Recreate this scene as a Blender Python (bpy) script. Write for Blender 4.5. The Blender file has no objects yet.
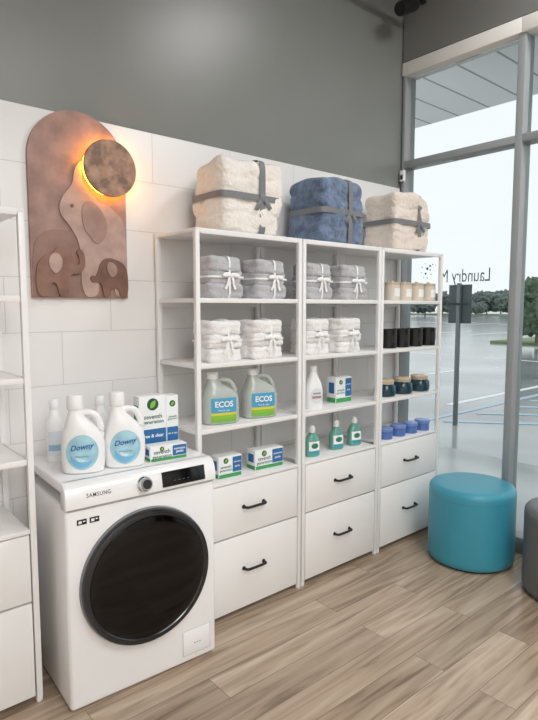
import bpy, bmesh, math, random
from mathutils import Vector, Matrix, noise
random.seed(7)
SC = bpy.context.scene
COL = SC.collection
PI = math.pi
# ------------------------------------------------------------------ camera model
f = 565.0; H = 1.5
psi = math.radians(40.65); th = math.radians(5.36)
F = Vector((math.sin(psi)*math.cos(th), math.cos(psi)*math.cos(th), -math.sin(th)))
R = Vector((math.cos(psi), -math.sin(psi), 0))
U = R.cross(F)
def X(px, y, z):
    u = (px-269)/f
    return (u*(y*F.y+(z-H)*F.z)-y*R.y)/(R.x-u*F.x)
def at(px, py, z):
    d = F+R*((px-269)/f)+U*((360-py)/f)
    t = (z-H)/d.z
    return Vector((d.x*t, d.y*t, z))
cam = bpy.data.cameras.new('camera'); co = bpy.data.objects.new('camera', cam); COL.objects.link(co)
m = Matrix((R, U, -F)).transposed().to_4x4(); m.translation = (0, 0, H); co.matrix_world = m
cam.sensor_fit = 'VERTICAL'; cam.sensor_height = 24; cam.lens = f/720*24; cam.clip_start = .02; cam.clip_end = 600
SC.camera = co
SC.view_settings.view_transform = 'Standard'
SC.view_settings.look = 'None'

# ------------------------------------------------------------------ materials
def lin(c):
    if isinstance(c, str):
        c = [int(c[i:i+2], 16)/255 for i in (0, 2, 4)]
    return [((x+.055)/1.055)**2.4 if x > .04045 else x/12.92 for x in c]
MATS = {}
def mat(name, c, rough=.5, metal=0, var=.04, vscale=6, bump=0, bscale=80, bdist=.002, coat=0, sheen=0, emit=0, spec=.5, trans=0, sharp=False):
    if name in MATS: return MATS[name]
    ma = bpy.data.materials.new(name); ma.use_nodes = True
    nt = ma.node_tree; b = nt.nodes['Principled BSDF']
    l = lin(c)
    tc = nt.nodes.new('ShaderNodeTexCoord')
    nz = nt.nodes.new('ShaderNodeTexNoise'); nz.inputs['Scale'].default_value = vscale; nz.inputs['Detail'].default_value = 6 if sharp else 3
    nt.links.new(tc.outputs['Object'], nz.inputs['Vector'])
    mx = nt.nodes.new('ShaderNodeMix'); mx.data_type = 'RGBA'
    mx.inputs[6].default_value = [max(0, x*(1-var*2)) for x in l]+[1]
    mx.inputs[7].default_value = [min(1, x*(1+var*2)) for x in l]+[1]
    if sharp:
        mr = nt.nodes.new('ShaderNodeMapRange'); mr.inputs[1].default_value = .36; mr.inputs[2].default_value = .64
        nt.links.new(nz.outputs[0], mr.inputs[0]); nt.links.new(mr.outputs[0], mx.inputs[0])
    else:
        nt.links.new(nz.outputs[0], mx.inputs[0])
    nt.links.new(mx.outputs[2], b.inputs['Base Color'])
    b.inputs['Roughness'].default_value = rough; b.inputs['Metallic'].default_value = metal
    b.inputs['Specular IOR Level'].default_value = spec
    b.inputs['Coat Weight'].default_value = coat; b.inputs['Sheen Weight'].default_value = sheen
    b.inputs['Transmission Weight'].default_value = trans
    if emit:
        b.inputs['Emission Color'].default_value = l+[1]; b.inputs['Emission Strength'].default_value = emit
    if bump:
        n2 = nt.nodes.new('ShaderNodeTexNoise'); n2.inputs['Scale'].default_value = bscale; n2.inputs['Detail'].default_value = 4
        nt.links.new(tc.outputs['Object'], n2.inputs['Vector'])
        bp = nt.nodes.new('ShaderNodeBump'); bp.inputs['Strength'].default_value = bump; bp.inputs['Distance'].default_value = bdist
        nt.links.new(n2.outputs[0], bp.inputs['Height']); nt.links.new(bp.outputs['Normal'], b.inputs['Normal'])
    MATS[name] = ma
    return ma
def glass_mat(name, tint, ior=1.35, rough=0.0):
    ma = bpy.data.materials.new(name); ma.use_nodes = True; nt = ma.node_tree; nt.nodes.clear()
    o = nt.nodes.new('ShaderNodeOutputMaterial'); t = nt.nodes.new('ShaderNodeBsdfTransparent'); g = nt.nodes.new('ShaderNodeBsdfGlossy')
    fr = nt.nodes.new('ShaderNodeFresnel'); fr.inputs[0].default_value = ior; mx = nt.nodes.new('ShaderNodeMixShader')
    t.inputs[0].default_value = lin(tint)+[1]; g.inputs['Roughness'].default_value = rough
    nt.links.new(fr.outputs[0], mx.inputs[0]); nt.links.new(t.outputs[0], mx.inputs[1]); nt.links.new(g.outputs[0], mx.inputs[2]); nt.links.new(mx.outputs[0], o.inputs[0])
    return ma
def floor_mat():
    ma = bpy.data.materials.new('oak_plank_floor'); ma.use_nodes = True; nt = ma.node_tree; b = nt.nodes['Principled BSDF']
    N = nt.nodes.new; L = nt.links.new
    tc = N('ShaderNodeTexCoord')
    br = N('ShaderNodeTexBrick'); br.offset = .37; br.inputs['Scale'].default_value = 1
    br.inputs['Brick Width'].default_value = 1.22; br.inputs['Row Height'].default_value = .15
    br.inputs['Mortar Size'].default_value = .0014; br.inputs['Mortar Smooth'].default_value = .3; br.inputs['Bias'].default_value = 0
    br.inputs['Color1'].default_value = (0, 0, 0, 1); br.inputs['Color2'].default_value = (1, 1, 1, 1); br.inputs['Mortar'].default_value = (.2, .2, .2, 1)
    L(tc.outputs['Object'], br.inputs['Vector'])
    mp = N('ShaderNodeMapping'); mp.inputs['Scale'].default_value = (1.6, 21, 1); L(tc.outputs['Object'], mp.inputs['Vector'])
    ad = N('ShaderNodeVectorMath'); ad.operation = 'ADD'; sc = N('ShaderNodeVectorMath'); sc.operation = 'SCALE'; sc.inputs['Scale'].default_value = 30
    L(br.outputs['Color'], sc.inputs[0]); L(mp.outputs[0], ad.inputs[0]); L(sc.outputs[0], ad.inputs[1])
    nz = N('ShaderNodeTexNoise'); nz.inputs['Scale'].default_value = 1; nz.inputs['Detail'].default_value = 8; nz.inputs['Distortion'].default_value = .9; L(ad.outputs[0], nz.inputs['Vector'])
    cr = N('ShaderNodeValToRGB'); L(nz.outputs[0], cr.inputs[0])
    cr.color_ramp.elements[0].position = .27; cr.color_ramp.elements[0].color = lin('877462')+[1]
    cr.color_ramp.elements[1].position = .72; cr.color_ramp.elements[1].color = lin('d0bda8')+[1]
    e = cr.color_ramp.elements.new(.47); e.color = lin('b5a08a')+[1]
    pl = N('ShaderNodeMix'); pl.data_type = 'RGBA'; pl.blend_type = 'MULTIPLY'; pl.inputs[0].default_value = 1
    r2 = N('ShaderNodeValToRGB'); r2.color_ramp.elements[0].color = (.68, .66, .635, 1); r2.color_ramp.elements[1].color = (1.0, 1.0, 1.0, 1)
    L(br.outputs['Color'], r2.inputs[0]); L(cr.outputs[0], pl.inputs[6]); L(r2.outputs[0], pl.inputs[7])
    mo = N('ShaderNodeMix'); mo.data_type = 'RGBA'; L(br.outputs['Fac'], mo.inputs[0]); L(pl.outputs[2], mo.inputs[6]); mo.inputs[7].default_value = lin('716152')+[1]
    L(mo.outputs[2], b.inputs['Base Color'])
    b.inputs['Roughness'].default_value = .27
    bp = N('ShaderNodeBump'); bp.inputs['Strength'].default_value = .1; bp.inputs['Distance'].default_value = .001; L(nz.outputs[0], bp.inputs['Height']); L(bp.outputs[0], b.inputs['Normal'])
    return ma
def tile_mat():
    ma = bpy.data.materials.new('white_wall_tile'); ma.use_nodes = True; nt = ma.node_tree; b = nt.nodes['Principled BSDF']
    N = nt.nodes.new; L = nt.links.new
    tc = N('ShaderNodeTexCoord'); sp = N('ShaderNodeSeparateXYZ'); cb = N('ShaderNodeCombineXYZ')
    L(tc.outputs['Object'], sp.inputs[0]); L(sp.outputs[0], cb.inputs[0]); L(sp.outputs[2], cb.inputs[1])
    br = N('ShaderNodeTexBrick'); br.offset = .5; br.inputs['Scale'].default_value = 1
    br.inputs['Brick Width'].default_value = .46; br.inputs['Row Height'].default_value = .232
    br.inputs['Mortar Size'].default_value = .0024; br.inputs['Mortar Smooth'].default_value = .5
    br.inputs['Color1'].default_value = lin('efeeed')+[1]; br.inputs['Color2'].default_value = lin('ebeae9')+[1]; br.inputs['Mortar'].default_value = lin('d4d2d0')+[1]
    L(cb.outputs[0], br.inputs['Vector']); L(br.outputs['Color'], b.inputs['Base Color']); b.inputs['Roughness'].default_value = .35
    bp = N('ShaderNodeBump'); bp.invert = True; bp.inputs['Strength'].default_value = .35; bp.inputs['Distance'].default_value = .002
    L(br.outputs['Fac'], bp.inputs['Height']); L(bp.outputs[0], b.inputs['Normal'])
    return ma
def soffit_mat():
    ma = bpy.data.materials.new('ribbed_soffit'); ma.use_nodes = True; nt = ma.node_tree; b = nt.nodes['Principled BSDF']
    N = nt.nodes.new; L = nt.links.new
    tc = N('ShaderNodeTexCoord'); br = N('ShaderNodeTexBrick'); br.offset = 0
    br.inputs['Scale'].default_value = 1; br.inputs['Brick Width'].default_value = 6; br.inputs['Row Height'].default_value = .3; br.inputs['Mortar Size'].default_value = .010
    br.inputs['Color1'].default_value = lin('fafafa')+[1]; br.inputs['Color2'].default_value = lin('f4f4f4')+[1]; br.inputs['Mortar'].default_value = lin('a5abad')+[1]
    L(tc.outputs['Object'], br.inputs['Vector']); L(br.outputs['Color'], b.inputs['Base Color'])
    return ma

WHITE = mat('white_powder_coat', 'f0f0f0', .35, var=.01)
BOARD = mat('white_melamine', 'f0efee', .4, var=.01)
BLACK = mat('black_metal', '141414', .4)
APPL = mat('white_enamel', 'f3f3f4', .22, var=.005, coat=.3)
PLASTIC = mat('white_plastic', 'f3f4f5', .3, var=.01)
DARKGLASS = mat('black_door_glass', '040405', .09, var=.2, spec=.42)
SCREEN = mat('black_gloss_screen', '0b0b0d', .12)
GREYINK = mat('grey_ink', '26282b', .5)
NAVY = mat('navy_ink', '2a68ab', .5)
BLUEINK = mat('bright_blue_ink', '2f86c6', .5)
SKYBLUE = mat('sky_blue_print', 'a3d0ea', .45, var=.2, vscale=25)
GREENINK = mat('green_print', '3f9a55', .5)
LIME = mat('lime_print', '8fbf3f', .5)
YELLOW = mat('yellow_print', 'dbd24a', .5)
DKGREEN = mat('dark_green_print', '1e5a4a', .5)
WHITEINK = mat('white_ink', 'f6f6f6', .5)
PAPER = mat('white_carton', 'eef2f3', .5, var=.01)
TEALP = mat('teal_print', '2d9aa8', .5)
DEEPBLUE = mat('deep_blue_print', '2a6ca6', .5)

# ------------------------------------------------------------------ mesh helpers
def obj(name, bm, m, parent=None, ang=38, kind=None, label=None):
    me = bpy.data.meshes.new(name)
    bmesh.ops.recalc_face_normals(bm, faces=bm.faces[:])
    bm.to_mesh(me); bm.free()
    for p in me.polygons: p.use_smooth = True
    me.set_sharp_from_angle(angle=math.radians(ang))
    o = bpy.data.objects.new(name, me); COL.objects.link(o)
    if m: me.materials.append(m)
    if parent: o.parent = parent
    if kind: o['kind'] = kind
    if label: o['label'] = label
    return o
def thing(name, label, cat, loc=(0, 0, 0), rz=0, group=None):
    o = bpy.data.objects.new(name, None); COL.objects.link(o); o.empty_display_size = .1
    o.location = loc; o.rotation_euler = (0, 0, rz)
    o['label'] = label; o['category'] = cat
    if group: o['group'] = group
    return o
def dup(root, loc, rz=0, label=None, scale=None):
    r = root.copy(); COL.objects.link(r); r.location = loc; r.rotation_euler = (0, 0, rz)
    if label: r['label'] = label
    if scale: r.scale = scale
    for ch in list(root.children):
        c = ch.copy(); COL.objects.link(c); c.parent = r
        for g in list(ch.children):
            d = g.copy(); COL.objects.link(d); d.parent = c
    return r
def NB(): return bmesh.new()
def merge(bm, tmp):
    tmp.verts.ensure_lookup_table(); tmp.verts.index_update()
    vs = [bm.verts.new(v.co) for v in tmp.verts]
    for fc in tmp.faces: bm.faces.new([vs[v.index] for v in fc.verts])
    tmp.free()
def box(bm, c, s, bev=0, seg=2, mtx=None):
    t = bmesh.new(); bmesh.ops.create_cube(t, size=1)
    for v in t.verts: v.co = Vector((v.co.x*s[0], v.co.y*s[1], v.co.z*s[2]))
    if bev: bmesh.ops.bevel(t, geom=t.edges[:], offset=bev, segments=seg, profile=.5, affect='EDGES')
    for v in t.verts:
        v.co = (mtx @ v.co if mtx else v.co)+Vector(c)
    merge(bm, t); return bm
def sgp(c, e): return math.copysign(abs(c)**e, c)
def loft(bm, secs, seg=32, n=2.0, mtx=None, cap0=True, cap1=True):
    rings = []
    for s in secs:
        z, cx, cy, rx, ry = s[:5]; nn = s[5] if len(s) > 5 else n
        ring = []
        for i in range(seg):
            a = 2*PI*i/seg
            p = Vector((cx+rx*sgp(math.cos(a), 2/nn), cy+ry*sgp(math.sin(a), 2/nn), z))
            ring.append(bm.verts.new(mtx @ p if mtx else p))
        rings.append(ring)
    for a, b in zip(rings, rings[1:]):
        for i in range(seg):
            bm.faces.new((a[i], a[(i+1) % seg], b[(i+1) % seg], b[i]))
    if cap0: bm.faces.new(rings[0][::-1])
    if cap1: bm.faces.new(rings[-1])
    return bm
def lathe(bm, prof, seg=32, c=(0, 0, 0), mtx=None, cap0=True, cap1=True):
    T = Matrix.Translation(c)
    if mtx is not None: T = T @ mtx
    return loft(bm, [(z, 0, 0, r, r) for r, z in prof], seg, 2.0, T, cap0, cap1)
def tube(bm, pts, r, seg=10, closed=False):
    pts = [Vector(p) for p in pts]; n = len(pts); rings = []
    up = Vector((0, 0, 1))
    for i, p in enumerate(pts):
        if closed: d = pts[(i+1) % n]-pts[i-1]
        else: d = pts[min(i+1, n-1)]-pts[max(i-1, 0)]
        d.normalize()
        a = d.cross(up)
        if a.length < .05: a = d.cross(Vector((0, 1, 0)))
        a.normalize(); b = a.cross(d)
        rr = r[i] if isinstance(r, (list, tuple)) else r
        rings.append([bm.verts.new(p+(a*math.cos(2*PI*k/seg)+b*math.sin(2*PI*k/seg))*rr) for k in range(seg)])
    prs = list(zip(rings, rings[1:]))
    if closed: prs.append((rings[-1], rings[0]))
    for a, b in prs:
        for k in range(seg): bm.faces.new((a[k], a[(k+1) % seg], b[(k+1) % seg], b[k]))
    if not closed: bm.faces.new(rings[0][::-1]); bm.faces.new(rings[-1])
    return bm
def smooth_pts(pts, it=2, closed=False):
    pts = [Vector(p) for p in pts]
    for _ in range(it):
        out = []
        rng = range(len(pts)) if closed else range(len(pts)-1)
        if not closed: out.append(pts[0])
        for i in rng:
            a, b = pts[i], pts[(i+1) % len(pts)]
            out += [a*.75+b*.25, a*.25+b*.75]
        if not closed: out.append(pts[-1])
        pts = out
    return pts
def prism(bm, poly, y0, y1):
    a = [bm.verts.new((x, y0, z)) for x, z in poly]; b = [bm.verts.new((x, y1, z)) for x, z in poly]
    n = len(poly)
    bm.faces.new(a); bm.faces.new(b[::-1])
    for i in range(n): bm.faces.new((a[i], b[i], b[(i+1) % n], a[(i+1) % n]))
    return bm
def blob(bm, c, s, k=5, cuts=11, amp=.004, freq=8, seed=0, folds=(), fd=.06, mtx=None, fw=.07, wob=0):
    t = bmesh.new(); bmesh.ops.create_cube(t, size=2)
    bmesh.ops.subdivide_edges(t, edges=t.edges[:], cuts=cuts, use_grid_fill=True)
    for v in t.verts:
        p = v.co
        q = p/((abs(p.x)**k+abs(p.y)**k+abs(p.z)**k)**(1/k))
        g = 0
        for i, fz in enumerate(folds):
            zz = fz+wob*noise.noise(Vector((q.x*1.3+seed+i*5, q.y*1.3, i)))
            g = max(g, math.exp(-((q.z-zz)/fw)**2))
        w = Vector((q.x*s[0]*(1-fd*g), q.y*s[1]*(1-fd*g), q.z*s[2]))
        nn = noise.noise(w*freq+Vector((seed, seed*2, 0)))
        if amp and q.z < -.9 and k > 3: nn = 0
        w += q.normalized()*nn*amp
        v.co = (mtx @ w if mtx else w)+Vector(c)
    merge(bm, t); return bm
def band(bm, s, k, axis, off, wid, ex=1.02, n=48, c=(0, 0, 0), nw=3, bottom=1.0):
    rows = []
    for j in range(nw):
        o = off+wid*(j/(nw-1)-.5)
        rr = (1-abs(o)**k)**(1/k)
        row = []
        for i in range(n):
            a = 2*PI*i/n; ca, sa = math.cos(a), math.sin(a); d = (abs(ca)**k+abs(sa)**k)**(1/k)
            p, q = rr*ca/d*ex, rr*sa/d*ex
            if axis == 'x': q = max(q, -bottom)
            v = (o*s[0], p*s[1], q*s[2]) if axis == 'x' else (p*s[0], q*s[1], o*s[2])
            row.append(bm.verts.new(Vector(v)+Vector(c)))
        rows.append(row)
    for a, b in zip(rows, rows[1:]):
        for i in range(n): bm.faces.new((a[i], a[(i+1) % n], b[(i+1) % n], b[i]))
    return bm
TXT = {}
def text_geo(s, shear=0, bold=0):
    key = (s, shear, bold)
    if key in TXT: return TXT[key]
    cu = bpy.data.curves.new('t', 'FONT'); cu.body = s; cu.size = 1; cu.shear = shear; cu.align_x = 'CENTER'; cu.offset = bold; cu.resolution_u = 4
    if s == 'SAMSUNG': cu.space_character = 1.15
    o = bpy.data.objects.new('t', cu); COL.objects.link(o); bpy.context.view_layer.update()
    dg = bpy.context.evaluated_depsgraph_get(); me = bpy.data.meshes.new_from_object(o.evaluated_get(dg))
    vs = [v.co.copy() for v in me.vertices]; fs = [list(p.vertices) for p in me.polygons]
    bpy.data.objects.remove(o); bpy.data.curves.remove(cu); bpy.data.meshes.remove(me)
    x0 = min(v.x for v in vs); x1 = max(v.x for v in vs); y0 = min(v.y for v in vs); y1 = max(v.y for v in vs)
    vs = [((v.x-(x0+x1)/2)/(x1-x0), (v.y-(y0+y1)/2)/(x1-x0)) for v in vs]
    TXT[key] = (vs, fs); return TXT[key]
def text(s, w, fn, m, parent, shear=0, bold=0, vs_scale=1, name='lettering'):
    vs, fs = text_geo(s, shear, bold); bm = bmesh.new()
    nv = [bm.verts.new(fn(x*w, y*w*vs_scale)) for x, y in vs]
    for fc in fs:
        try: bm.faces.new([nv[i] for i in fc])
        except ValueError: pass
    me = bpy.data.meshes.new(name); bm.to_mesh(me); bm.free(); me.materials.append(m)
    o = bpy.data.objects.new(name, me); COL.objects.link(o); o.parent = parent
    return o
def front_fn(secs, n):
    def fy(x, z, eps):
        for a, b in zip(secs, secs[1:]):
            if a[0] <= z <= b[0] and b[0] > a[0]:
                t = (z-a[0])/(b[0]-a[0]); break
        else: a = b = secs[-1]; t = 0
        cx, cy, rx, ry = [a[i]*(1-t)+b[i]*t for i in (1, 2, 3, 4)]
        q = min(.999, abs((x-cx)/rx))
        return cy-ry*(1-q**n)**(1/n)-eps
    return fy
def patch(bm, fy, x0, x1, z0, z1, eps, nx=14, nz=10, shape=None):
    g = [[None]*(nx+1) for _ in range(nz+1)]
    for j in range(nz+1):
        for i in range(nx+1):
            a, b = i/nx*2-1, j/nz*2-1
            if shape == 'disc':
                a, b = a*math.sqrt(1-b*b/2), b*math.sqrt(1-a*a/2)
            x = (x0+x1)/2+a*(x1-x0)/2; z = (z0+z1)/2+b*(z1-z0)/2
            g[j][i] = bm.verts.new((x, fy(x, z, eps), z))
    for j in range(nz):
        for i in range(nx): bm.faces.new((g[j][i], g[j][i+1], g[j+1][i+1], g[j+1][i]))
    return bm
def stripe(fy, pts, w, eps):
    bm = NB(); rows = []
    for i, p in enumerate(pts):
        a = pts[max(0, i-1)]; b = pts[min(len(pts)-1, i+1)]
        d = Vector((b[0]-a[0], b[1]-a[1])).normalized(); nrm = Vector((-d.y, d.x))
        ww = w*math.sin(PI*(i+.3)/(len(pts)-.4))
        rows.append([bm.verts.new((p[0]+nrm.x*s*ww, fy(p[0]+nrm.x*s*ww, p[1]+nrm.y*s*ww, eps), p[1]+nrm.y*s*ww)) for s in (-1, 0, 1)])
    for a, b in zip(rows, rows[1:]):
        for i in range(2): bm.faces.new((a[i], a[i+1], b[i+1], b[i]))
    return bm

# ------------------------------------------------------------------ the setting
WY = 2.47; WX = 3.318; CZ = 3.9
GREYP = mat('grey_wall_paint', '7f827f', .34, var=.03, vscale=2, bump=.12, bscale=60, bdist=.001)
DARKP = mat('mid_grey_paint', '7c7c7a', .6, var=.03)
obj('floor', box(NB(), (.41, -.5, -.025), (5.92, 6.1, .05)), floor_mat(), kind='structure')
obj('ceiling', box(NB(), (.41, -.5, CZ+.05), (6.1, 6.2, .1)), mat('dark_ceiling', '3a3a3a', .8), kind='structure')
obj('wall_back', box(NB(), (.46, WY+.06, CZ/2), (6.05, .12, CZ)), GREYP, kind='structure')
obj('trim_1', box(NB(), (.41, WY-.005, 1.16), (5.80, .012, 2.32), .002), tile_mat(), kind='structure', label='white tile cladding on the back wall')
LW = mat('light_wall_paint', 'dedcd8', .7)
obj('wall_left', box(NB(), (-2.55, -.5, CZ/2), (.1, 6.1, CZ)), LW, kind='structure')
obj('wall_front', box(NB(), (.41, -3.55, CZ/2), (6.05, .1, CZ)), LW, kind='structure')
obj('wall_right', box(NB(), (WX+.06, -.54, (3.16+CZ)/2), (.12, 6.0, CZ-3.16)), DARKP, kind='structure')
ALU = mat('grey_aluminium', '9da2a4', .45, metal=.1, var=.02)
ALW = mat('pale_aluminium', 'f0eeea', .45, var=.02)
GLASS = glass_mat('window_glass', 'f9fbfb', 1.2)
ys = [2.46, 1.635, .62, -.45, -1.5, -2.5, -3.5]
FX = WX+.06
for i in range(len(ys)-1):
    a, b = ys[i], ys[i+1]
    bm = NB()
    box(bm, (FX, a-.012 if i == 0 else a, 1.57), (.11, .024 if i == 0 else .045, 3.14), .003)
    mm = (a+b)/2; L = a-b-.045
    box(bm, (FX, mm, .05), (.11, L, .10), .003)
    box(bm, (FX, mm, 2.48), (.11, L, .045), .003)
    w = obj('window_%d' % (i+1), bm, ALU, kind='structure')
    bm = NB(); box(bm, (FX-.002, mm, 3.11), (.13, L+.045, .085), .003); obj('head_rail', bm, ALW, w)
    obj('pane', box(NB(), (FX+.01, mm, 1.277), (.006, L, 2.355)), GLASS, w)
    obj('pane', box(NB(), (FX+.01, mm, 2.785), (.006, L, .56)), GLASS, w)
    if i == 0: win1 = w
# writing on the glass, to be read from outside
DOTM = mat('dark_vinyl', '3c4144', .5)
text('Laundry M', .352, lambda x, y: (FX+.016, 1.994+x, 1.692+y), DOTM, win1, bold=-.004, vs_scale=1.45)
bm = NB()
for k, (dy, dz_, r) in enumerate([(0, .055, .004), (.02, .045, .007), (.042, .028, .009), (.055, -.005, .007), (.042, -.035, .004), (.012, -.012, .004), (-.022, .05, .003), (.018, .018, .005), (.085, .04, .004), (.088, .002, .003), (.07, -.03, .003), (.06, .062, .003)]):
    lathe(bm, [(r, 0), (r, .001)], 12, (FX+.016, 2.235+dy, 1.735+dz_), Matrix.Rotation(PI/2, 4, 'Y'))
obj('dotted_emblem', bm, DOTM, win1)
t = thing('motion_sensor', 'small white sensor box on the window jamb near the corner', 'sensor', (WX-.012, 2.435, 2.40))
obj('housing', box(NB(), (0, 0, 0), (.024, .035, .075), .005), PLASTIC, t)
obj('lens', box(NB(), (-.012, 0, -.01), (.006, .02, .03), .002), GREYINK, t)

# outside
obj('sidewalk', box(NB(), (4.41, 2, -.06), (1.88, 22, .12), .01), mat('wet_concrete', 'b6babb', .25, var=.08, vscale=3), kind='structure')
ASPH = mat('wet_asphalt', '969b9d', .14, var=.16, vscale=.35, bump=.05, bscale=8, sharp=True)
obj('parking_lot', box(NB(), (125.35, 60, -.17), (240, 400, .1)), ASPH, kind='structure')
obj('grass_island', box(NB(), (27, 11.2, -.08), (5.5, 3.4, .14), .05), mat('grass', '84916f', .8, var=.15, vscale=2), kind='structure')
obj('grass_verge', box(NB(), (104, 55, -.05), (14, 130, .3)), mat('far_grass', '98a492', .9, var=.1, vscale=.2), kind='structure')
bm = NB()
for k in range(9): box(bm, (9.6+1.2, -3+2.7*k, -.1175), (5.0, .11, .005))
for k in range(12): box(bm, (33, 4+2.7*k, -.1175), (5, .13, .005))
for k in range(12): box(bm, (52, 14+2.8*k, -.1175), (6, .16, .005))
box(bm, (17, 8, -.1175), (.12, 30, .005))
obj('parking_lines', bm, mat('line_paint', 'eef0f1', .4), kind='structure')
bm = NB()
for k in range(5):
    box(bm, (7.6+k*.9, 3.75, -.1165), (.12, 1.7, .006), mtx=Matrix.Rotation(.7, 4, 'Z'))
box(bm, (9.4, 2.9, -.1165), (5, .1, .006)); box(bm, (9.4, 4.6, -.1165), (5, .1, .006))
obj('access_lines', bm, mat('blue_line_paint', 'a5bfd1', .35), kind='structure')
obj('canopy_soffit', box(NB(), (4.16, 3, 3.33), (1.52, 16, .1)), soffit_mat(), kind='structure')
p = at(455, 425, -.12)
t = thing('parking_sign', 'back of a grey parking sign on a thin post outside the window', 'sign', p)
obj('post', box(NB(), (0, 0, .97), (.05, .05, 1.94), .004), mat('galvanised_steel', '757c7f', .5, metal=.3), t)
obj('sign_plate', box(NB(), (.03, 0, 1.66), (.006, .34, .52), .002), mat('sign_back', '4c5356', .5), t)
obj('bracket', box(NB(), (-.03, 0, 1.66), (.012, .3, .03), .002), GREYINK, t)
LEAF = mat('hazed_tree_leaves', '78837e', .9, var=.14, vscale=.6); LEAF2 = mat('shrub_leaves', '5d6e5a', .9, var=.25, vscale=4); BARK = mat('bark', '7a726a', .9)  # LEAF is greyed towards the sky, distance haze put into the colour
def tree(px, dist, h, wdt, label, name='tree', m=LEAF, group='trees along the far side of the car park', base=-.12):
    d = F+R*((px-269)/f); d.z = 0; d.normalize()
    t = thing(name, label, 'tree' if name == 'tree' else 'shrub', (d.x*dist, d.y*dist, base), 0, group)
    obj('trunk', lathe(NB(), [(h*.03, 0), (h*.022, h*.5)], 8), BARK, t)
    bm = NB()
    for k in range(9):
        a = random.uniform(0, 2*PI); r = wdt*.34*random.random()**.5
        s = wdt*random.uniform(.15, .21)
        blob(bm, (r*math.cos(a), r*math.sin(a), h*random.uniform(.30, .78)), (s, s, h*.2), 2, 8, s*.6, 3.6/s, k*3.1)
    obj('crown', bm, m, t)
tl = ['low distant tree just right of the shelf post', 'broad distant tree left of the sign', 'distant tree directly behind the sign', 'tall distant tree right of the sign', 'rounded distant tree in the middle of the glass', 'small distant tree before the mullion', 'wide distant tree at the mullion', 'distant tree at the right picture edge']
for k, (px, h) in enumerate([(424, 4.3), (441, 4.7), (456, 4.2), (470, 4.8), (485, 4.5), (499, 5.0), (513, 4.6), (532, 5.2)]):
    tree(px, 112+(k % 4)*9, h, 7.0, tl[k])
tree(536, 26, 2.9, 2.6, 'green leafy shrub outside beyond the right-hand pane', 'shrub', LEAF2, None, 0.0)

# ------------------------------------------------------------------ shelving units
UW = .634; YF = 2.095; D = .355; UY = YF+D/2
SZ = [.68, .945, 1.245, 1.54, 1.845]
def make_unit(label, loc):
    t = thing('shelving_unit', label, 'shelf unit', loc, 0, 'white shelving units along the tiled wall')
    hx, hy = UW/2, D/2
    for sx in (-1, 1):
        for sy in (-1, 1):
            bm = NB(); box(bm, (sx*(hx-.011), sy*(hy-.011), .93), (.022, .022, 1.83), .002)
            p_ = obj('post', bm, WHITE, t)
            obj('foot', lathe(NB(), [(.011, 0), (.013, .004), (.013, .015)], 14, (sx*(hx-.011), sy*(hy-.011), 0)), WHITE, p_)
    bm = NB(); box(bm, (0, 0, SZ[4]-.008), (UW, D, .016), .003)
    box(bm, (0, -hy+.006, SZ[4]-.012), (UW-.05, .012, .024), .002)
    obj('top_panel', bm, WHITE, t)
    for z in SZ[1:4]:
        bm = NB(); box(bm, (0, 0, z-.006), (UW-.046, D-.02, .012), .002)
        box(bm, (0, -hy+.012, z-.011), (UW-.046, .014, .022), .002)
        s = obj('shelf', bm, BOARD, t)
    for z in SZ[1:4]:
        for sx in (-1, 1):
            obj('side_rail', box(NB(), (sx*(hx-.011), 0, z-.011), (.014, D-.044, .02), .002), WHITE, t)
    obj('back_rail', box(NB(), (0, hy-.011, SZ[3]-.03), (UW-.044, .014, .02), .002), WHITE, t)
    bm = NB(); box(bm, (0, .012, .36), (UW-.046, D-.05, .624), .002); box(bm, (0, 0, SZ[0]-.008), (UW-.046, D-.004, .016), .002)
    obj('cabinet_body', bm, BOARD, t)
    for z0, z1, hz in ((.405, .660, .538), (.03, .397, .228)):
        d = obj('drawer', box(NB(), (0, -hy+.010, (z0+z1)/2), (UW-.054, .018, z1-z0), .002), BOARD, t)
        pts = smooth_pts([(-.062, -hy+.002, hz), (-.060, -hy-.024, hz), (-.045, -hy-.028, hz), (.045, -hy-.028, hz), (.060, -hy-.024, hz), (.062, -hy+.002, hz)], 2)
        bm = tube(NB(), pts, .0065, 10)
        for sx in (-1, 1): lathe(bm, [(.010, 0), (.010, .004)], 14, (sx*.062, -hy+.002, hz), Matrix.Rotation(PI/2, 4, 'X'))
        obj('handle', bm, BLACK, d, label='black bar handle')
    return t
UC = [1.700, 2.347, 2.986]
u1 = make_unit('white open shelving unit with two drawers, directly right of the washing machine', (UC[0], UY, 0))
u1.scale = (1.014, 1, 1)
dup(u1, (UC[1], UY, 0), 0, 'white shelving unit with two drawers in the middle of the run of three', (1, 1, 1))
dup(u1, (UC[2], UY, 0), 0, 'white shelving unit with two drawers at the end beside the window', (1, 1, 1))
dup(u1, (.352, UY+.01, 0), 0, 'white shelving unit cut by the left picture edge, left of the washing machine', (1, 1, 1))

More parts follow.
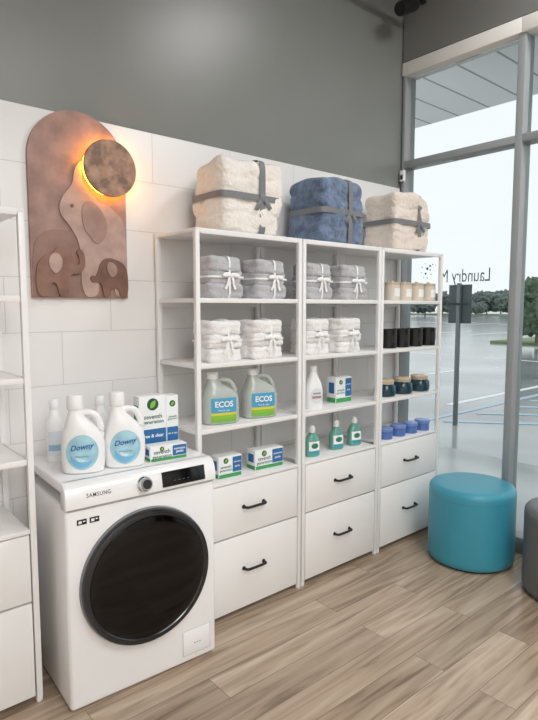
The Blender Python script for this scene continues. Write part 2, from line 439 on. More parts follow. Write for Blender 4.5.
# ------------------------------------------------------------------ washing machine
Wm = thing('washing_machine', 'white front-loading washing machine with a large black round door', 'washing machine', (1.045, 2.185, 0), math.radians(-2.6))
hw, hd, hh = .315, .245, .868
bm = NB(); box(bm, (0, 0, .395), (hw*2, hd*2, .775), .014, 3)
obj('body', bm, APPL, Wm)
bm = NB(); box(bm, (0, .012, hh-.02), (hw*2+.004, hd*2-.03, .04), .012, 3); obj('top_panel', bm, APPL, Wm)
prof = [(-.2, .768), (-.243, .768), (-.256, .778), (-.257, .80), (-.250, .835), (-.236, .857), (-.214, .868), (-.2, .868)]
bm = NB()
a = [bm.verts.new((-hw, y, z)) for y, z in prof]; b = [bm.verts.new((hw, y, z)) for y, z in prof]
bm.faces.new(a); bm.faces.new(b[::-1])
for i in range(len(prof)): j = (i+1) % len(prof); bm.faces.new((a[i], b[i], b[j], a[j]))
bmesh.ops.bevel(bm, geom=[e for e in bm.edges if abs(e.verts[0].co.x-e.verts[1].co.x) < 1e-5], offset=.005, segments=2, affect='EDGES', profile=.5)
obj('control_panel', bm, APPL, Wm)
tilt = math.atan2(.007, .035)
PM = Matrix.Translation((0, -.2535, .818)) @ Matrix.Rotation(-tilt, 4, 'X')
def onp(x, z, e=.0): return PM @ Vector((x, -e, z))
RX = Matrix.Rotation(PI/2, 4, 'X')
KX = -.012
bm = lathe(NB(), [(.030, 0), (.030, .008), (.026, .011), (.025, .026), (.022, .030), (.0, .030)], 36, (0, 0, 0), PM @ Matrix.Translation((KX, 0, 0)) @ RX, True, False)
k_ = obj('dial', bm, mat('bright_chrome', 'd4d6d8', .15, metal=1), Wm)
bm = lathe(NB(), [(.018, .0302), (.018, .0310), (0, .0310)], 30, (0, 0, 0), PM @ Matrix.Translation((KX, 0, 0)) @ RX, True, False)
obj('dial_face', bm, mat('dark_dial_face', '3a3b3e', .25, metal=.3), k_)
bm = NB(); box(bm, (0, 0, 0), (.195, .004, .060), .0015)
for v in bm.verts: v.co = PM @ (v.co+Vector((.163, -.001, .0)))
dsp = obj('display', bm, SCREEN, Wm)
bm = NB()
for k in range(4): box(bm, onp(.12+k*.02, -.010, .0035), (.008, .001, .002))
obj('indicator_marks', bm, mat('dim_led', '6c7478', .5), dsp)
text('SAMSUNG', .092, lambda x, y: onp(-.192+x, .0+y, .0012), GREYINK, Wm, bold=.004, vs_scale=1.15)
bm = NB(); box(bm, (-.0, -hd-.0005, .7675), (hw*2-.02, .002, .003)); obj('drawer_seam', bm, mat('seam_grey', 'a4a6a9', .6), Wm)
dz, dx = .452, -.003
DM = Matrix.Translation((dx, -hd, dz)) @ RX
bm = lathe(NB(), [(.270, 0), (.270, .012), (.266, .022)], 72, (0, 0, 0), DM, True, True); dr = obj('door', bm, mat('mid_grey_plastic', '7c7e82', .3), Wm)
bm = lathe(NB(), [(.268, .004), (.268, .026), (.264, .034), (.255, .038), (.244, .038), (.239, .034)], 72, (0, 0, 0), DM, False, False)
obj('door_ring', bm, mat('smoked_chrome', '48494c', .2, metal=.8), dr)
bm = lathe(NB(), [(.242, .032), (.239, .036), (.220, .040), (.200, .042), (.150, .045), (.08, .047), (.0, .048)], 72, (0, 0, 0), DM, True, False); obj('door_glass', bm, DARKGLASS, dr)
fc = obj('filter_cover', box(NB(), (.218, -hd-.0004, .094), (.128, .005, .104), .0025), APPL, Wm)
obj('cover_seam', tube(NB(), [(.152, -hd-.0002, .040), (.284, -hd-.0002, .040), (.284, -hd-.0002, .148), (.152, -hd-.0002, .148)], .0010, 6, True), mat('pale_seam', 'b4b5b7', .6), Wm)
bm = NB()
for k in range(3): box(bm, (.208+.012*k, -hd-.0034, .085), (.007, .0012, .005))
obj('print', bm, mat('pale_print', 'a4a7ab', .6), fc)
bm = NB(); box(bm, (-.255, -hd-.0012, .722), (.036, .002, .020), .0005); obj('sticker', bm, mat('black_sticker', '1b1b1d', .4), Wm)
bm = NB(); box(bm, (-.208, -hd-.0012, .722), (.036, .002, .020), .0005); stk = obj('sticker', bm, mat('black_sticker', '1b1b1d', .4), Wm)
bm = NB()
for k in (-.255, -.208):
    box(bm, (k-.007, -hd-.003, .722), (.012, .001, .010)); box(bm, (k+.008, -hd-.003, .724), (.009, .001, .004))
obj('sticker_print', bm, WHITEINK, stk)
for sx in (-1, 1):
    for sy in (-1, 1): obj('foot', lathe(NB(), [(.022, 0), (.022, .012), (.014, .02)], 16, (sx*.26, sy*.19, 0)), BLACK, Wm)
WT = hh

# ------------------------------------------------------------------ bottles
def bottle_parts(t, secs, n, body_m, handle=None, hr=.012, cap=None, cap_m=None):
    bo = obj('body', loft(NB(), secs, 40, n), body_m, t, 50)
    if handle: obj('handle', tube(NB(), smooth_pts(handle, 2), hr, 12), body_m, t, 60)
    if cap: obj('cap', lathe(NB(), cap[1], 28, cap[0], None, True, True), cap_m or PLASTIC, t)
    return front_fn(secs, n)
DS = [(0, 0, 0, .066, .040), (.006, 0, 0, .076, .048), (.05, 0, 0, .081, .050), (.11, 0, 0, .081, .050), (.145, -.002, 0, .074, .048), (.172, -.008, 0, .061, .044), (.195, -.016, 0, .046, .038), (.215, -.023, 0, .033, .031), (.232, -.026, 0, .026, .026), (.252, -.026, 0, .024, .024)]
def softener(label, loc, rz):
    t = thing('softener_bottle', label, 'bottle', loc, rz, 'fabric softener bottles on the washing machine')
    fy = bottle_parts(t, DS, 2.4, PLASTIC, [(-.006, 0, .226), (.024, 0, .232), (.052, 0, .216), (.066, 0, .180), (.068, 0, .145), (.058, 0, .115)], .0135,
        ((-.026, 0, .243), [(.026, 0), (.030, .004), (.031, .02), (.029, .05), (.026, .055), (.012, .056)]), PLASTIC)
    lb = obj('label', patch(NB(), fy, -.060, .058, .018, .152, .0012, shape='disc'), SKYBLUE, t, 80)
    c0 = (0, .080)
    arc = lambda a0, a1, r: [(c0[0]+r*.95*math.cos(math.radians(a0+(a1-a0)*i/16)), c0[1]+r*1.0*math.sin(math.radians(a0+(a1-a0)*i/16))) for i in range(17)]
    obj('label_swirl', stripe(fy, arc(185, 330, .044), .012, .0019), mat('mid_blue_print', '7cbde3', .5, var=.1), lb, 80)
    obj('label_swirl', stripe(fy, arc(200, 300, .026), .007, .0019), mat('pale_blue_print', 'd5e9f5', .5), lb, 80)
    text('Downy', .086, lambda x, y: (x, fy(x, .104+y+x*.12, .0032), .104+y+x*.12), NAVY, lb, shear=.25, bold=.02)
    text('FREE & GENTLE', .05, lambda x, y: (x-.002, fy(x-.002, .070+y, .003), .070+y), NAVY, lb, bold=.0)
    return t
p1 = at(84, 471, WT); s1 = softener('white softener bottle with a blue round label, left of the two front ones', p1, math.radians(-26))
p2 = at(125, 465, WT); dup(s1, p2, math.radians(-20), 'white softener bottle with a blue round label, the front one beside the cartons')
SS = [(0, 0, 0, .032, .028), (.006, 0, 0, .036, .032), (.13, 0, 0, .036, .032), (.17, 0, 0, .032, .029), (.20, 0, 0, .020, .020), (.225, 0, 0, .016, .016)]
def slim(label, loc, rz):
    t = thing('detergent_bottle', label, 'bottle', loc, rz, 'slim white bottles at the back of the washing machine')
    fy = bottle_parts(t, SS, 2.2, PLASTIC, None, 0, ((0, 0, .218), [(.019, 0), (.020, .004), (.020, .034), (.016, .04)]))
    lb = obj('label', patch(NB(), fy, -.026, .026, .03, .13, .001), mat('pale_label', 'dfe6ee', .5), t, 80)
    obj('label_band', patch(NB(), fy, -.026, .026, .05, .075, .0016), mat('soft_blue_print', '9dbcd8', .5), lb, 80)
    return t
q = at(56, 461, WT); sl = slim('slim white bottle standing at the back left of the washing machine top', (q.x, q.y, WT), math.radians(-20))
dup(sl, (1.0, 2.27, WT), math.radians(-15), 'slim white bottle half hidden between and behind the two softener bottles')

# ------------------------------------------------------------------ cartons
def carton(name, label, w, d, h, loc, rz, group=None, tall=False):
    t = thing(name, label, 'box', loc, rz, group)
    obj('box_body', box(NB(), (0, 0, h/2), (w, d, h), .0025, 2), PAPER, t)
    y0 = -d/2
    if tall:
        obj('colour_band', box(NB(), (0, y0-.0002, h*.10), (w-.006, .0015, h*.17)), GREENINK, t)
        bb = obj('colour_band', box(NB(), (0, y0-.0002, h*.32), (w-.006, .0015, h*.26)), DEEPBLUE, t)
        text('free & clear', w*.78, lambda x, y: (x, y0-.002, h*.34+y), WHITEINK, bb, bold=.02)
        obj('side_band', box(NB(), (-w/2-.0002, 0, h*.23), (.0015, d-.006, h*.44)), DEEPBLUE, t)
        obj('side_panel', box(NB(), (-w/2-.0002, 0, h*.70), (.0015, d*.7, h*.30)), GREENINK, t)
        cx, cz, er = 0, h*.86, min(w*.24, h*.10)
        tz, tw = h*.61, w*.78
    else:
        obj('colour_band', box(NB(), (0, y0-.0002, h*.10), (w-.006, .0015, h*.17)), GREENINK, t)
        bb = obj('colour_band', box(NB(), (w*.29, y0-.0002, h*.58), (w*.38, .0015, h*.70)), DEEPBLUE, t)
        text('automatic', w*.31, lambda x, y: (w*.29+x, y0-.002, h*.70+y), WHITEINK, bb, bold=.02)
        text('packs', w*.2, lambda x, y: (w*.29+x, y0-.002, h*.48+y), WHITEINK, bb, bold=.02)
        obj('side_band', box(NB(), (-w/2-.0002, 0, h*.11), (.0015, d-.006, h*.18)), GREENINK, t)
        obj('side_panel', box(NB(), (-w/2-.0002, 0, h*.58), (.0015, d*.6, h*.42)), DEEPBLUE, t)
        cx, cz, er = -w*.19, h*.80, min(w*.10, h*.15)
        tz, tw = h*.44, w*.52
    bm = lathe(NB(), [(er, 0), (er, .0012)], 36, (cx, y0, cz), RX); em = obj('emblem', bm, DKGREEN, t)
    n = 16
    lf = [(math.sin(PI*i/n)*.42*er, -.8*er+1.6*er*i/n) for i in range(n+1)]+[(-math.sin(PI*i/n)*.42*er, -.8*er+1.6*er*i/n) for i in range(n-1, 0, -1)]
    c_, s_ = math.cos(-.6), math.sin(-.6)
    bm = prism(NB(), [(cx+x*c_-z*s_, cz+x*s_+z*c_) for x, z in lf], y0-.0022, y0-.001); obj('leaf_print', bm, LIME, em)
    text('seventh', tw*.84, lambda x, y: (cx+x, y0-.0015, tz+tw*.13+y), DKGREEN, t, bold=.008)
    text('generation', tw, lambda x, y: (cx+x, y0-.0015, tz-tw*.13+y), DKGREEN, t, bold=.008)
    return t
q = at(170, 459, WT)
carton('detergent_box', 'small carton lying in front of the taller cartons on the washing machine', .165, .07, .062, (q.x-.003, q.y+.03, WT), math.radians(-6), 'cartons on the washing machine')
carton('detergent_box', 'tall white carton with a dark green emblem standing behind the softener bottles', .124, .06, .258, (q.x-.024, q.y+.12, WT), math.radians(-4), 'cartons on the washing machine', True)
carton('detergent_box', 'tall narrow carton at the right edge of the washing machine, behind the small one', .058, .06, .250, (q.x+.074, q.y+.125, WT), math.radians(-4), 'cartons on the washing machine', True)
for px, w, h, lab in ((226, .135, .105, 'white, green and blue carton on the first unit\'s drawers, the left one'), (265, .18, .10, 'white, green and blue carton on the first unit\'s drawers, the right one')):
    carton('detergent_box', lab, w, .075, h, (X(px+2, 2.17, SZ[0]), 2.185, SZ[0]), math.radians(-3), 'cartons on the drawer units')
carton('detergent_box', 'white and blue carton beside the white bottle on the third shelf', .135, .07, .150, (X(343, 2.20, SZ[1]), 2.23, SZ[1]), 0, None, False)

JS = [(0, 0, 0, .082, .046), (.006, 0, 0, .090, .055), (.07, 0, 0, .093, .057), (.125, 0, 0, .090, .056), (.152, -.004, 0, .076, .050), (.174, -.016, 0, .056, .042), (.192, -.030, 0, .036, .032), (.206, -.036, 0, .025, .025), (.222, -.036, 0, .022, .022)]
JM = mat('cloudy_plastic', 'dce4df', .2, var=.03, trans=.4)
def jug(label, loc, rz):
    t = thing('detergent_jug', label, 'jug', loc, rz, 'detergent jugs on the third shelf')
    fy = bottle_parts(t, JS, 3.0, JM, [(-.016, 0, .203), (.02, 0, .212), (.056, 0, .198), (.078, 0, .160), (.080, 0, .120), (.07, 0, .09)], .012,
        ((-.036, 0, .213), [(.024, 0), (.027, .003), (.027, .03), (.02, .036)]), PLASTIC)
    lb = obj('label', patch(NB(), fy, -.064, .064, .012, .128, .0012), mat('aqua_label', '4aa5cf', .5, var=.1, vscale=14), t, 80)
    obj('label_base', patch(NB(), fy, -.064, .064, .012, .030, .0018), mat('leaf_green_print', '79b84a', .5), lb, 80)
    obj('label_band', patch(NB(), fy, -.064, .064, .030, .046, .0018), LIME, lb, 80)
    obj('label_band', patch(NB(), fy, -.064, .064, .046, .058, .0018), YELLOW, lb, 80)
    text('ECOS', .092, lambda x, y: (x, fy(x, .099+y, .0026), .099+y), WHITEINK, lb, bold=.03)
    text('free & clear', .06, lambda x, y: (x, fy(x, .070+y, .0026), .070+y), WHITEINK, lb)
    return t
j1 = jug('cloudy white detergent jug with a blue and green label, nearer the left post', (X(220, 2.19, SZ[1]), 2.19, SZ[1]), math.radians(-14))
dup(j1, (X(259, 2.19, SZ[1]), 2.19, SZ[1]), math.radians(-14), 'cloudy white detergent jug with a blue and green label, nearer the middle post')
t = thing('spray_bottle', 'white upright bottle with a white cap on the third shelf of the middle unit', 'bottle', (X(313, 2.18, SZ[1]), 2.18, SZ[1]), math.radians(-10))
BS = [(0, 0, 0, .052, .034), (.006, 0, 0, .056, .038), (.10, 0, 0, .056, .038), (.135, 0, 0, .048, .034), (.165, 0, 0, .032, .027), (.19, 0, 0, .022, .020), (.205, 0, 0, .018, .018)]
fy = bottle_parts(t, BS, 2.3, PLASTIC, None, 0, ((0, 0, .20), [(.019, 0), (.021, .004), (.020, .03), (.014, .036)]))
lb = obj('label', patch(NB(), fy, -.04, .04, .028, .115, .001, shape='disc'), mat('soft_label', 'dfe3e6', .5), t, 80)
obj('label_band', patch(NB(), fy, -.030, .030, .058, .072, .0018), mat('dusty_rose_print', 'b58e92', .5), lb, 80)
obj('label_band', patch(NB(), fy, -.024, .024, .082, .090, .0018), mat('soft_grey_print', '8d949b', .5), lb, 80)
GB = mat('green_soap', '86cdbf', .12, var=.05, trans=.45)
t = thing('soap_bottle', 'green soap bottle on the drawers of the middle unit, leftmost of three', 'bottle', (X(312, 2.17, SZ[0]), 2.17, SZ[0]), math.radians(-12), 'green soap bottles on the middle drawers')
GS = [(0, 0, 0, .038, .024), (.005, 0, 0, .044, .028), (.07, 0, 0, .044, .028), (.095, 0, 0, .040, .027), (.115, 0, 0, .026, .021), (.127, 0, 0, .015, .014), (.137, 0, 0, .013, .013)]
fy = bottle_parts(t, GS, 2.6, GB, None, 0, ((0, 0, .132), [(.017, 0), (.018, .003), (.018, .026), (.012, .031), (.011, .038)]), mat('cap_pale', 'eef3f1', .3))
lb = obj('label', patch(NB(), fy, -.034, .034, .016, .085, .001), WHITEINK, t, 80)
obj('label_print', patch(NB(), fy, -.022, .022, .046, .076, .0018, shape='disc'), mat('mid_green_print', '2f7d66', .5), lb, 80)
obj('label_band', patch(NB(), fy, -.034, .034, .016, .034, .0018), TEALP, lb, 80)
dup(t, (X(336, 2.19, SZ[0]), 2.19, SZ[0]), math.radians(-12), 'green soap bottle on the drawers of the middle unit, the middle of three')
dup(t, (X(354, 2.19, SZ[0]), 2.19, SZ[0]), math.radians(-12), 'green soap bottle on the drawers of the middle unit, rightmost of three')

# ------------------------------------------------------------------ towels and blankets
TG = mat('grey_terry', 'bcbcc1', .95, var=.12, vscale=45, bump=1, bscale=110, bdist=.006, sheen=.4)
TW = mat('white_terry', 'f1f0f0', .95, var=.04, vscale=45, bump=1, bscale=110, bdist=.006, sheen=.4)
RIB = mat('white_satin_ribbon', 'fafafa', .3, var=.01)
def towels(label, m, loc, group, sd):
    t = thing('towel_bundle', label, 'towels', loc, 0, group)
    for k, (z, sx, ox) in enumerate(((.033, 1.0, 0), (.096, .99, .003), (.157, .97, -.003))):
        obj('folded_towel', blob(NB(), (ox, random.uniform(-.003, .003), z), (.099*sx, .076*sx, .037), 5.5, 25, .014, 17, sd+k*3, (.0,), .020, fw=.22, wob=.3), m, t, 80)
    s = (.100, .076, .097)
    bm = NB(); band(bm, s, 7, 'x', .08, .11, 1.035, c=(0, 0, .096), bottom=.99); rb = obj('ribbon', bm, RIB, t, 80)
    bm = NB(); band(bm, s, 7, 'z', .02, .09, 1.045, c=(0, 0, .096)); obj('ribbon', bm, RIB, t, 80)
    bm = NB()
    for sx in (-1, 1):
        blob(bm, (.008+sx*.025, -.088, .107), (.024, .007, .010), 2.4, 6, .003, 40, sx, mtx=Matrix.Rotation(sx*.15, 4, 'Y'))
        tl_ = smooth_pts([(.008+sx*.003, -.086, .10), (.008+sx*.014, -.090, .085), (.008+sx*.016, -.086, .065), (.008+sx*.028, -.085, .042)], 2)
        rows = [[bm.verts.new(p+Vector((s_*.006, 0, s_*sx*.002))) for s_ in (-1, 1)] for p in tl_]
        for r0, r1 in zip(rows, rows[1:]): bm.faces.new((r0[0], r0[1], r1[1], r1[0]))
    blob(bm, (.008, -.090, .103), (.008, .007, .009), 2.4, 4, 0)
    obj('bow', bm, RIB, rb, 70)
    return t
g0 = towels('grey towel bundle tied with white ribbon, leftmost on the upper shelf', TG, (X(221, 2.17, 1.6), 2.19, SZ[3]), 'grey towel bundles on the upper shelves', 1)
for px, sc_, lab in ((269, 1.06, 'grey towel bundle tied with white ribbon, second from left on the upper shelf'), (318, .95, 'grey towel bundle tied with white ribbon, third from left, just right of the middle post'), (350, 1.04, 'grey towel bundle tied with white ribbon, rightmost, next to the cream candles')):
    dup(g0, (X(px-1, 2.17, 1.6), 2.19+random.uniform(-.01, .02), SZ[3]), random.uniform(-.1, .1), lab, (sc_, 1, 1))
w0 = towels('white towel bundle tied with white ribbon, leftmost on the second shelf', TW, (X(220, 2.17, 1.3), 2.19, SZ[2]), 'white towel bundles on the second shelves', 11)
for px, sc_, lab in ((263, 1.1, 'white towel bundle tied with white ribbon, second from left, above the right jug'), (315, .92, 'white towel bundle tied with white ribbon, third from left, above the white bottle'), (344, 1.04, 'white towel bundle tied with white ribbon, rightmost, next to the black jars')):
    dup(w0, (X(px-1, 2.17, 1.3), 2.19+random.uniform(-.01, .02), SZ[2]), random.uniform(-.1, .1), lab, (sc_, 1, 1))
RG = mat('grey_ribbon', '7d7e82', .5, var=.05)
def blanket(label, m, px0, px1, sd, rz):
    xl = X(px0, 2.36, 2.0); xr = X(px1, 2.13, 2.0)
    s = ((xr-xl)/2-.003, .132, .174)
    t = thing('blanket_bundle', label, 'blanket', ((xl+xr)/2, 2.25, SZ[4]), rz, 'folded blanket bundles on top of the shelving')
    bm = NB()
    blob(bm, (0, 0, .174), s, 9, 46, .026, 9, sd, (-.45, .05, .5), .035, fw=.06, wob=.18)
    obj('folded_blanket', bm, m, t, 80)
    bm = NB(); band(bm, s, 9, 'x', .28, .20, 1.04, c=(0, 0, .174), n=72, bottom=.99); rb = obj('ribbon', bm, RG, t, 80)
    bm = NB(); band(bm, s, 9, 'z', -.02, .17, 1.05, c=(0, 0, .174), n=72); obj('ribbon', bm, RG, t, 80)
    bm = NB()
    kx = .28*s[0]
    blob(bm, (kx, -s[1]*1.07, .172), (.020, .006, .018), 2.4, 6, .002, 30, sd)
    box(bm, (kx-.024, -s[1]*1.075, .142), (.024, .003, .062), .001, 1, Matrix.Rotation(.6, 4, 'Y'))
    box(bm, (kx+.028, -s[1]*1.075, .146), (.024, .003, .058), .001, 1, Matrix.Rotation(-.65, 4, 'Y'))
    obj('knot', bm, RG, rb, 70)
CREAM = mat('cream_plush', 'f1ece5', .95, var=.06, vscale=34, bump=1, bscale=60, bdist=.008, sheen=.4)
BLUE = mat('blue_plush', '697c97', .95, var=.15, vscale=22, bump=1, bscale=60, bdist=.008, sheen=.35, sharp=True)
CREAM2 = mat('ivory_plush', 'ebe0d5', .95, var=.06, vscale=34, bump=1, bscale=60, bdist=.008, sheen=.4)
blanket('cream plush blanket bundle with grey ribbon, on top of the unit nearest the washing machine', CREAM, 193, 281, 3, 0)
blanket('blue plush blanket bundle with grey ribbon on top of the shelving', BLUE, 291, 363, 17, 0)
blanket('ivory plush blanket bundle with grey ribbon, on top of the unit beside the window', CREAM2, 364, 430, 29, 0)

# ------------------------------------------------------------------ jars in the window unit
def row(proto, pxs, y, z, labs):
    for k, px in enumerate(pxs):
        loc = (X(px, y, z+.05), y, z)
        if k == 0: proto.location = loc; proto['label'] = labs[0]
        else: dup(proto, loc, 0, labs[k])
nm = ['leftmost of the row', 'second from the left', 'third from the left', 'rightmost of the row']
t = thing('candle_jar', '', 'candle', (0, 0, 0), 0, 'cream candles on the upper shelf')
obj('jar', lathe(NB(), [(.044, 0), (.048, .004), (.048, .095), (.045, .098)], 28), mat('cream_glass', 'd9cfc0', .3), t)
obj('lid', lathe(NB(), [(.047, .098), (.047, .112), (.040, .115), (.012, .115), (.010, .124), (.004, .125)], 28), mat('beige_lid', 'c7b79f', .4), t)
cb_ = front_fn([(0, 0, 0, .048, .048), (.1, 0, 0, .048, .048)], 2)
obj('label', patch(NB(), cb_, -.028, .028, .025, .075, .001), WHITEINK, t, 80)
row(t, [392, 404, 416, 428], 2.20, SZ[3], ['cream lidded candle jar on the upper shelf, '+s for s in nm])
t = thing('black_jar', '', 'jar', (0, 0, 0), 0, 'black jars on the second shelf')
obj('jar', lathe(NB(), [(.050, 0), (.054, .004), (.056, .115), (.052, .118), (.050, .108), (0, .106)], 28, cap1=False), mat('black_matte', '101012', .35), t)
cb_ = front_fn([(0, 0, 0, .0545, .0545), (.12, 0, 0, .0562, .0562)], 2)
obj('label', patch(NB(), cb_, -.026, .026, .035, .080, .001), mat('charcoal_label', '2a2a2c', .5), t, 80)
obj('wax', lathe(NB(), [(.049, .098), (.049, .1085)], 24), mat('dark_wax', '2a2624', .5), t)
row(t, [388, 401, 414, 427], 2.19, SZ[2], ['black open jar on the second shelf, '+s for s in nm])
t = thing('teal_jar', '', 'jar', (0, 0, 0), 0, 'dark teal jars on the third shelf')
obj('jar', lathe(NB(), [(.054, 0), (.066, .008), (.070, .036), (.066, .066), (.052, .080), (.050, .084)], 28), mat('dark_teal_glaze', '24404e', .15, var=.3, vscale=20), t)
obj('lid', lathe(NB(), [(.053, .082), (.056, .086), (.056, .100), (.050, .104)], 28), mat('pale_wood_lid', 'cdbb9f', .5, var=.1, vscale=30), t)
obj('neck_band', lathe(NB(), [(.052, .076), (.054, .079), (.052, .083)], 28), mat('cream_band', 'd9cbb4', .5), t)
row(t, [385, 402, 419], 2.19, SZ[1], ['squat dark teal jar with pale lid on the third shelf, '+s for s in ('leftmost of three', 'the middle of three', 'rightmost of three')])
t = thing('blue_tin', '', 'tin', (0, 0, 0), 0, 'blue tins on the window-side drawers')
obj('tin', lathe(NB(), [(.044, 0), (.047, .003), (.047, .046), (.045, .048)], 28), mat('mid_blue_tin', '5372b4', .35, var=.08), t)
obj('lid', lathe(NB(), [(.049, .048), (.050, .050), (.050, .066), (.046, .070), (.02, .071)], 28), mat('pale_blue_lid', '7592cc', .35, var=.08), t)
row(t, [385, 398, 410, 422], 2.17, SZ[0], ['small blue lidded tin on the drawers beside the window, '+s for s in nm])

# ------------------------------------------------------------------ ottomans
def ottoman(label, m, m2, loc, r, h):
    t = thing('ottoman', label, 'ottoman', loc)
    obj('base', lathe(NB(), [(r-.03, 0), (r-.03, .012), (r-.02, .014)], 48), BLACK, t)
    obj('body', lathe(NB(), [(r-.03, .010), (r-.010, .014), (r-.002, .026), (r, .05), (r, h*.5), (r, h-.075), (r, h-.060)], 64, cap1=False), m, t, 60)
    obj('seat_cushion', lathe(NB(), [(r, h-.060), (r, h-.034), (r-.003, h-.020), (r-.011, h-.008), (r-.024, h-.001), (r-.045, h+.001), (r*.5, h+.003), (.0, h+.004)], 64, cap0=False, cap1=False), m, t, 60)
    obj('seam', tube(NB(), [((r-.0012)*math.cos(2*PI*k/64), (r-.0012)*math.sin(2*PI*k/64), h-.060) for k in range(64)], .002, 8, True), m2, t)
    return t
ottoman('round teal vinyl ottoman standing by the window', mat('teal_vinyl', '3d95ac', .42, var=.03, bump=.1, bscale=200, bdist=.001), mat('teal_seam', '34859c', .5), (3.055, 1.70, 0), .246, .458)
ottoman('round dark grey ottoman cut by the right picture edge', mat('grey_vinyl', '656668', .45, var=.03, bump=.1, bscale=200, bdist=.001), mat('grey_seam', '5c5d60', .5), (3.055, 1.115, 0), .246, .458)

# ------------------------------------------------------------------ wall art with backlit moon
pw, ph = .432, .795
px0 = 1.012; pz0 = 1.54
A = thing('wall_art', 'arched brown wall plaque of layered elephants with a backlit round moon disc', 'wall art', (px0, WY-.011, pz0))
def pp(x, y): return ((x-76.5)/97*pw, (298-y)/189*ph)
pts = [(-pw/2, 0), (pw/2, 0)]+[(pw/2*math.cos(a), ph-pw/2+pw/2*math.sin(a)) for a in [i*PI/28 for i in range(29)]]
ROSE = mat('rose_tan_panel', 'a2837a', .6, var=.10, vscale=12, sharp=True); ROSE2 = mat('mid_brown_layer', '8a6759', .6, var=.10, vscale=14, sharp=True)
TAN = mat('tan_layer', 'b79b91', .6, var=.08, vscale=14, sharp=True); DKB = mat('dark_brown_layer', '7b594d', .6, var=.10, vscale=14, sharp=True); HILL = mat('brown_hill_layer', '94746a', .6, var=.08, vscale=12, sharp=True)
MID = mat('dusty_pink_layer', 'a5877d', .6, var=.08, vscale=12, sharp=True)
obj('panel', prism(NB(), pts, -.018, 0), ROSE, A)
def layer(name, poly, y0, y1, m, sm=2):
    q = [pp(*p) for p in poly]
    q = [(v.x, v.y) for v in smooth_pts([Vector((a, b, 0)) for a, b in q], sm, True)]
    return obj(name, prism(NB(), q, y0, y1), m, A, 30)
cl = lambda P: [(min(max(x, 29), 124), y) for x, y in P]
layer('hill', [(29, 297), (29, 297), (29, 246), (40, 232), (58, 228), (80, 234), (104, 224), (124, 214), (124, 297), (124, 297)], -.0215, -.0182, HILL)
# large pale elephant, trunk lifted straight up to the moon
BIG = cl([(124, 297), (124, 262), (124, 230), (120, 214), (112, 205), (103, 200), (95, 198), (90, 192), (85, 187), (80, 182), (78, 174), (80, 166), (86, 161), (85, 156), (79, 157), (73, 163), (70, 172), (69, 182), (64, 189), (58, 197), (55, 207), (57, 216), (63, 222), (68, 230), (73, 239), (75, 252), (75, 297), (92, 297), (93, 280), (98, 272), (105, 272), (109, 280), (110, 297)])
layer('large_elephant', BIG, -.027, -.0217, TAN)
layer('ear', [(82, 197), (90, 199), (98, 207), (103, 219), (102, 231), (96, 240), (89, 241), (85, 234), (80, 229), (77, 219), (77, 206)], -.032, -.0272, MID)
layer('eye', [(65, 204), (68, 202), (70, 205), (67, 207)], -.030, -.0272, DKB)
BABY = cl([(33, 297), (31, 286), (31, 272), (34, 262), (40, 256), (47, 254), (51, 248), (57, 246), (63, 249), (66, 255), (67, 262), (70, 265), (73, 263), (73, 256), (70, 251), (73, 247), (77, 250), (79, 258), (78, 268), (72, 274), (65, 273), (62, 278), (62, 297), (52, 297), (51, 286), (47, 282), (43, 286), (42, 297)])
layer('small_elephant', BABY, -.034, -.0272, ROSE2)
layer('ear', [(48, 253), (53, 254), (56, 260), (55, 268), (50, 274), (46, 272), (43, 266), (43, 258)], -.039, -.0342, TAN)
CALF = cl([(124, 297), (124, 270), (120, 261), (112, 257), (104, 255), (98, 257), (94, 262), (92, 270), (89, 276), (86, 274), (83, 277), (86, 282), (92, 281), (96, 284), (97, 297), (104, 297), (105, 289), (110, 286), (114, 290), (115, 297)])
layer('young_elephant', CALF, -.034, -.0272, DKB)
layer('ear', [(103, 259), (109, 261), (112, 267), (110, 274), (105, 276), (102, 271), (100, 265)], -.039, -.0342, MID)
mx_, mz_ = 1.136-px0, 2.108-pz0
MM = Matrix.Translation((mx_, -.052, mz_)) @ RX
dm = obj('moon_disc', lathe(NB(), [(.119, 0), (.122, .003), (.122, .015), (.119, .018)], 56, (0, 0, 0), MM), mat('mottled_copper', 'a07f6b', .5, var=.2, vscale=22, bump=.4, bscale=40, sharp=True), A)
obj('light_ring', lathe(NB(), [(.112, -.016), (.1165, -.016), (.1165, -.003), (.112, -.003)], 48, (0, 0, 0), MM, False, False), mat('amber_led', 'ffac32', .5, emit=22), dm)
obj('stand_off', lathe(NB(), [(.03, -.044), (.03, 0)], 20, (0, 0, 0), MM), BLACK, dm)

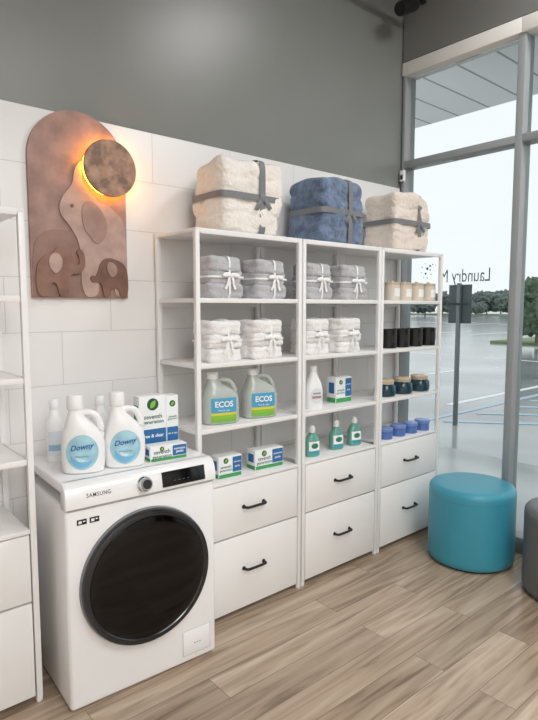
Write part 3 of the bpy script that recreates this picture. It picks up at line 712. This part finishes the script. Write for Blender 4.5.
# ------------------------------------------------------------------ black track light up in the corner
T = thing('track_light', 'black track light at the ceiling near the window corner', 'light', (2.95, 2.25, CZ))
obj('ceiling_plate', lathe(NB(), [(.05, -.02), (.05, 0)], 24), BLACK, T)
obj('stem', lathe(NB(), [(.011, -.44), (.011, -.02)], 12), BLACK, T)
obj('rail', box(NB(), (-.08, 0, -.45), (.75, .035, .035), .003), BLACK, T)
bm = lathe(NB(), [(.04, -.09), (.043, -.07), (.043, .07), (.036, .085)], 24, (.12, -.0, -.535), Matrix.Rotation(math.radians(62), 4, 'Y')); lh = obj('lamp_head', bm, BLACK, T)
obj('swivel', box(NB(), (.12, 0, -.49), (.02, .02, .06), .003), BLACK, T)

# ------------------------------------------------------------------ light
w = bpy.data.worlds.new('overcast'); SC.world = w; w.use_nodes = True; nt = w.node_tree; bg = nt.nodes['Background']
tc = nt.nodes.new('ShaderNodeTexCoord'); nz = nt.nodes.new('ShaderNodeTexNoise'); nz.inputs['Scale'].default_value = 1.5; nz.inputs['Detail'].default_value = 4
mx = nt.nodes.new('ShaderNodeMix'); mx.data_type = 'RGBA'; mx.inputs[6].default_value = lin('e8eef0')+[1]; mx.inputs[7].default_value = lin('f5f7f8')+[1]
nt.links.new(tc.outputs['Generated'], nz.inputs[0]); nt.links.new(nz.outputs[0], mx.inputs[0]); nt.links.new(mx.outputs[2], bg.inputs[0]); bg.inputs[1].default_value = 1.2
def area(name, loc, size, power, col=(1, .985, .97), rot=(0, 0, 0), sy=None):
    l = bpy.data.lights.new(name, 'AREA'); l.energy = power; l.color = col; l.shape = 'RECTANGLE'; l.size = size; l.size_y = sy or size
    o = bpy.data.objects.new(name, l); COL.objects.link(o); o.location = loc; o.rotation_euler = rot; return o
area('ceiling_or_fill_lamp', (1.1, -.9, 3.6), 1.8, 84)
area('ceiling_or_fill_lamp', (2.75, .75, 3.78), .6, 30)
area('ceiling_or_fill_lamp', (-.4, -2.4, 3.3), 1.6, 108)  # added fill below the ceiling behind the camera, brightens the shelf bays
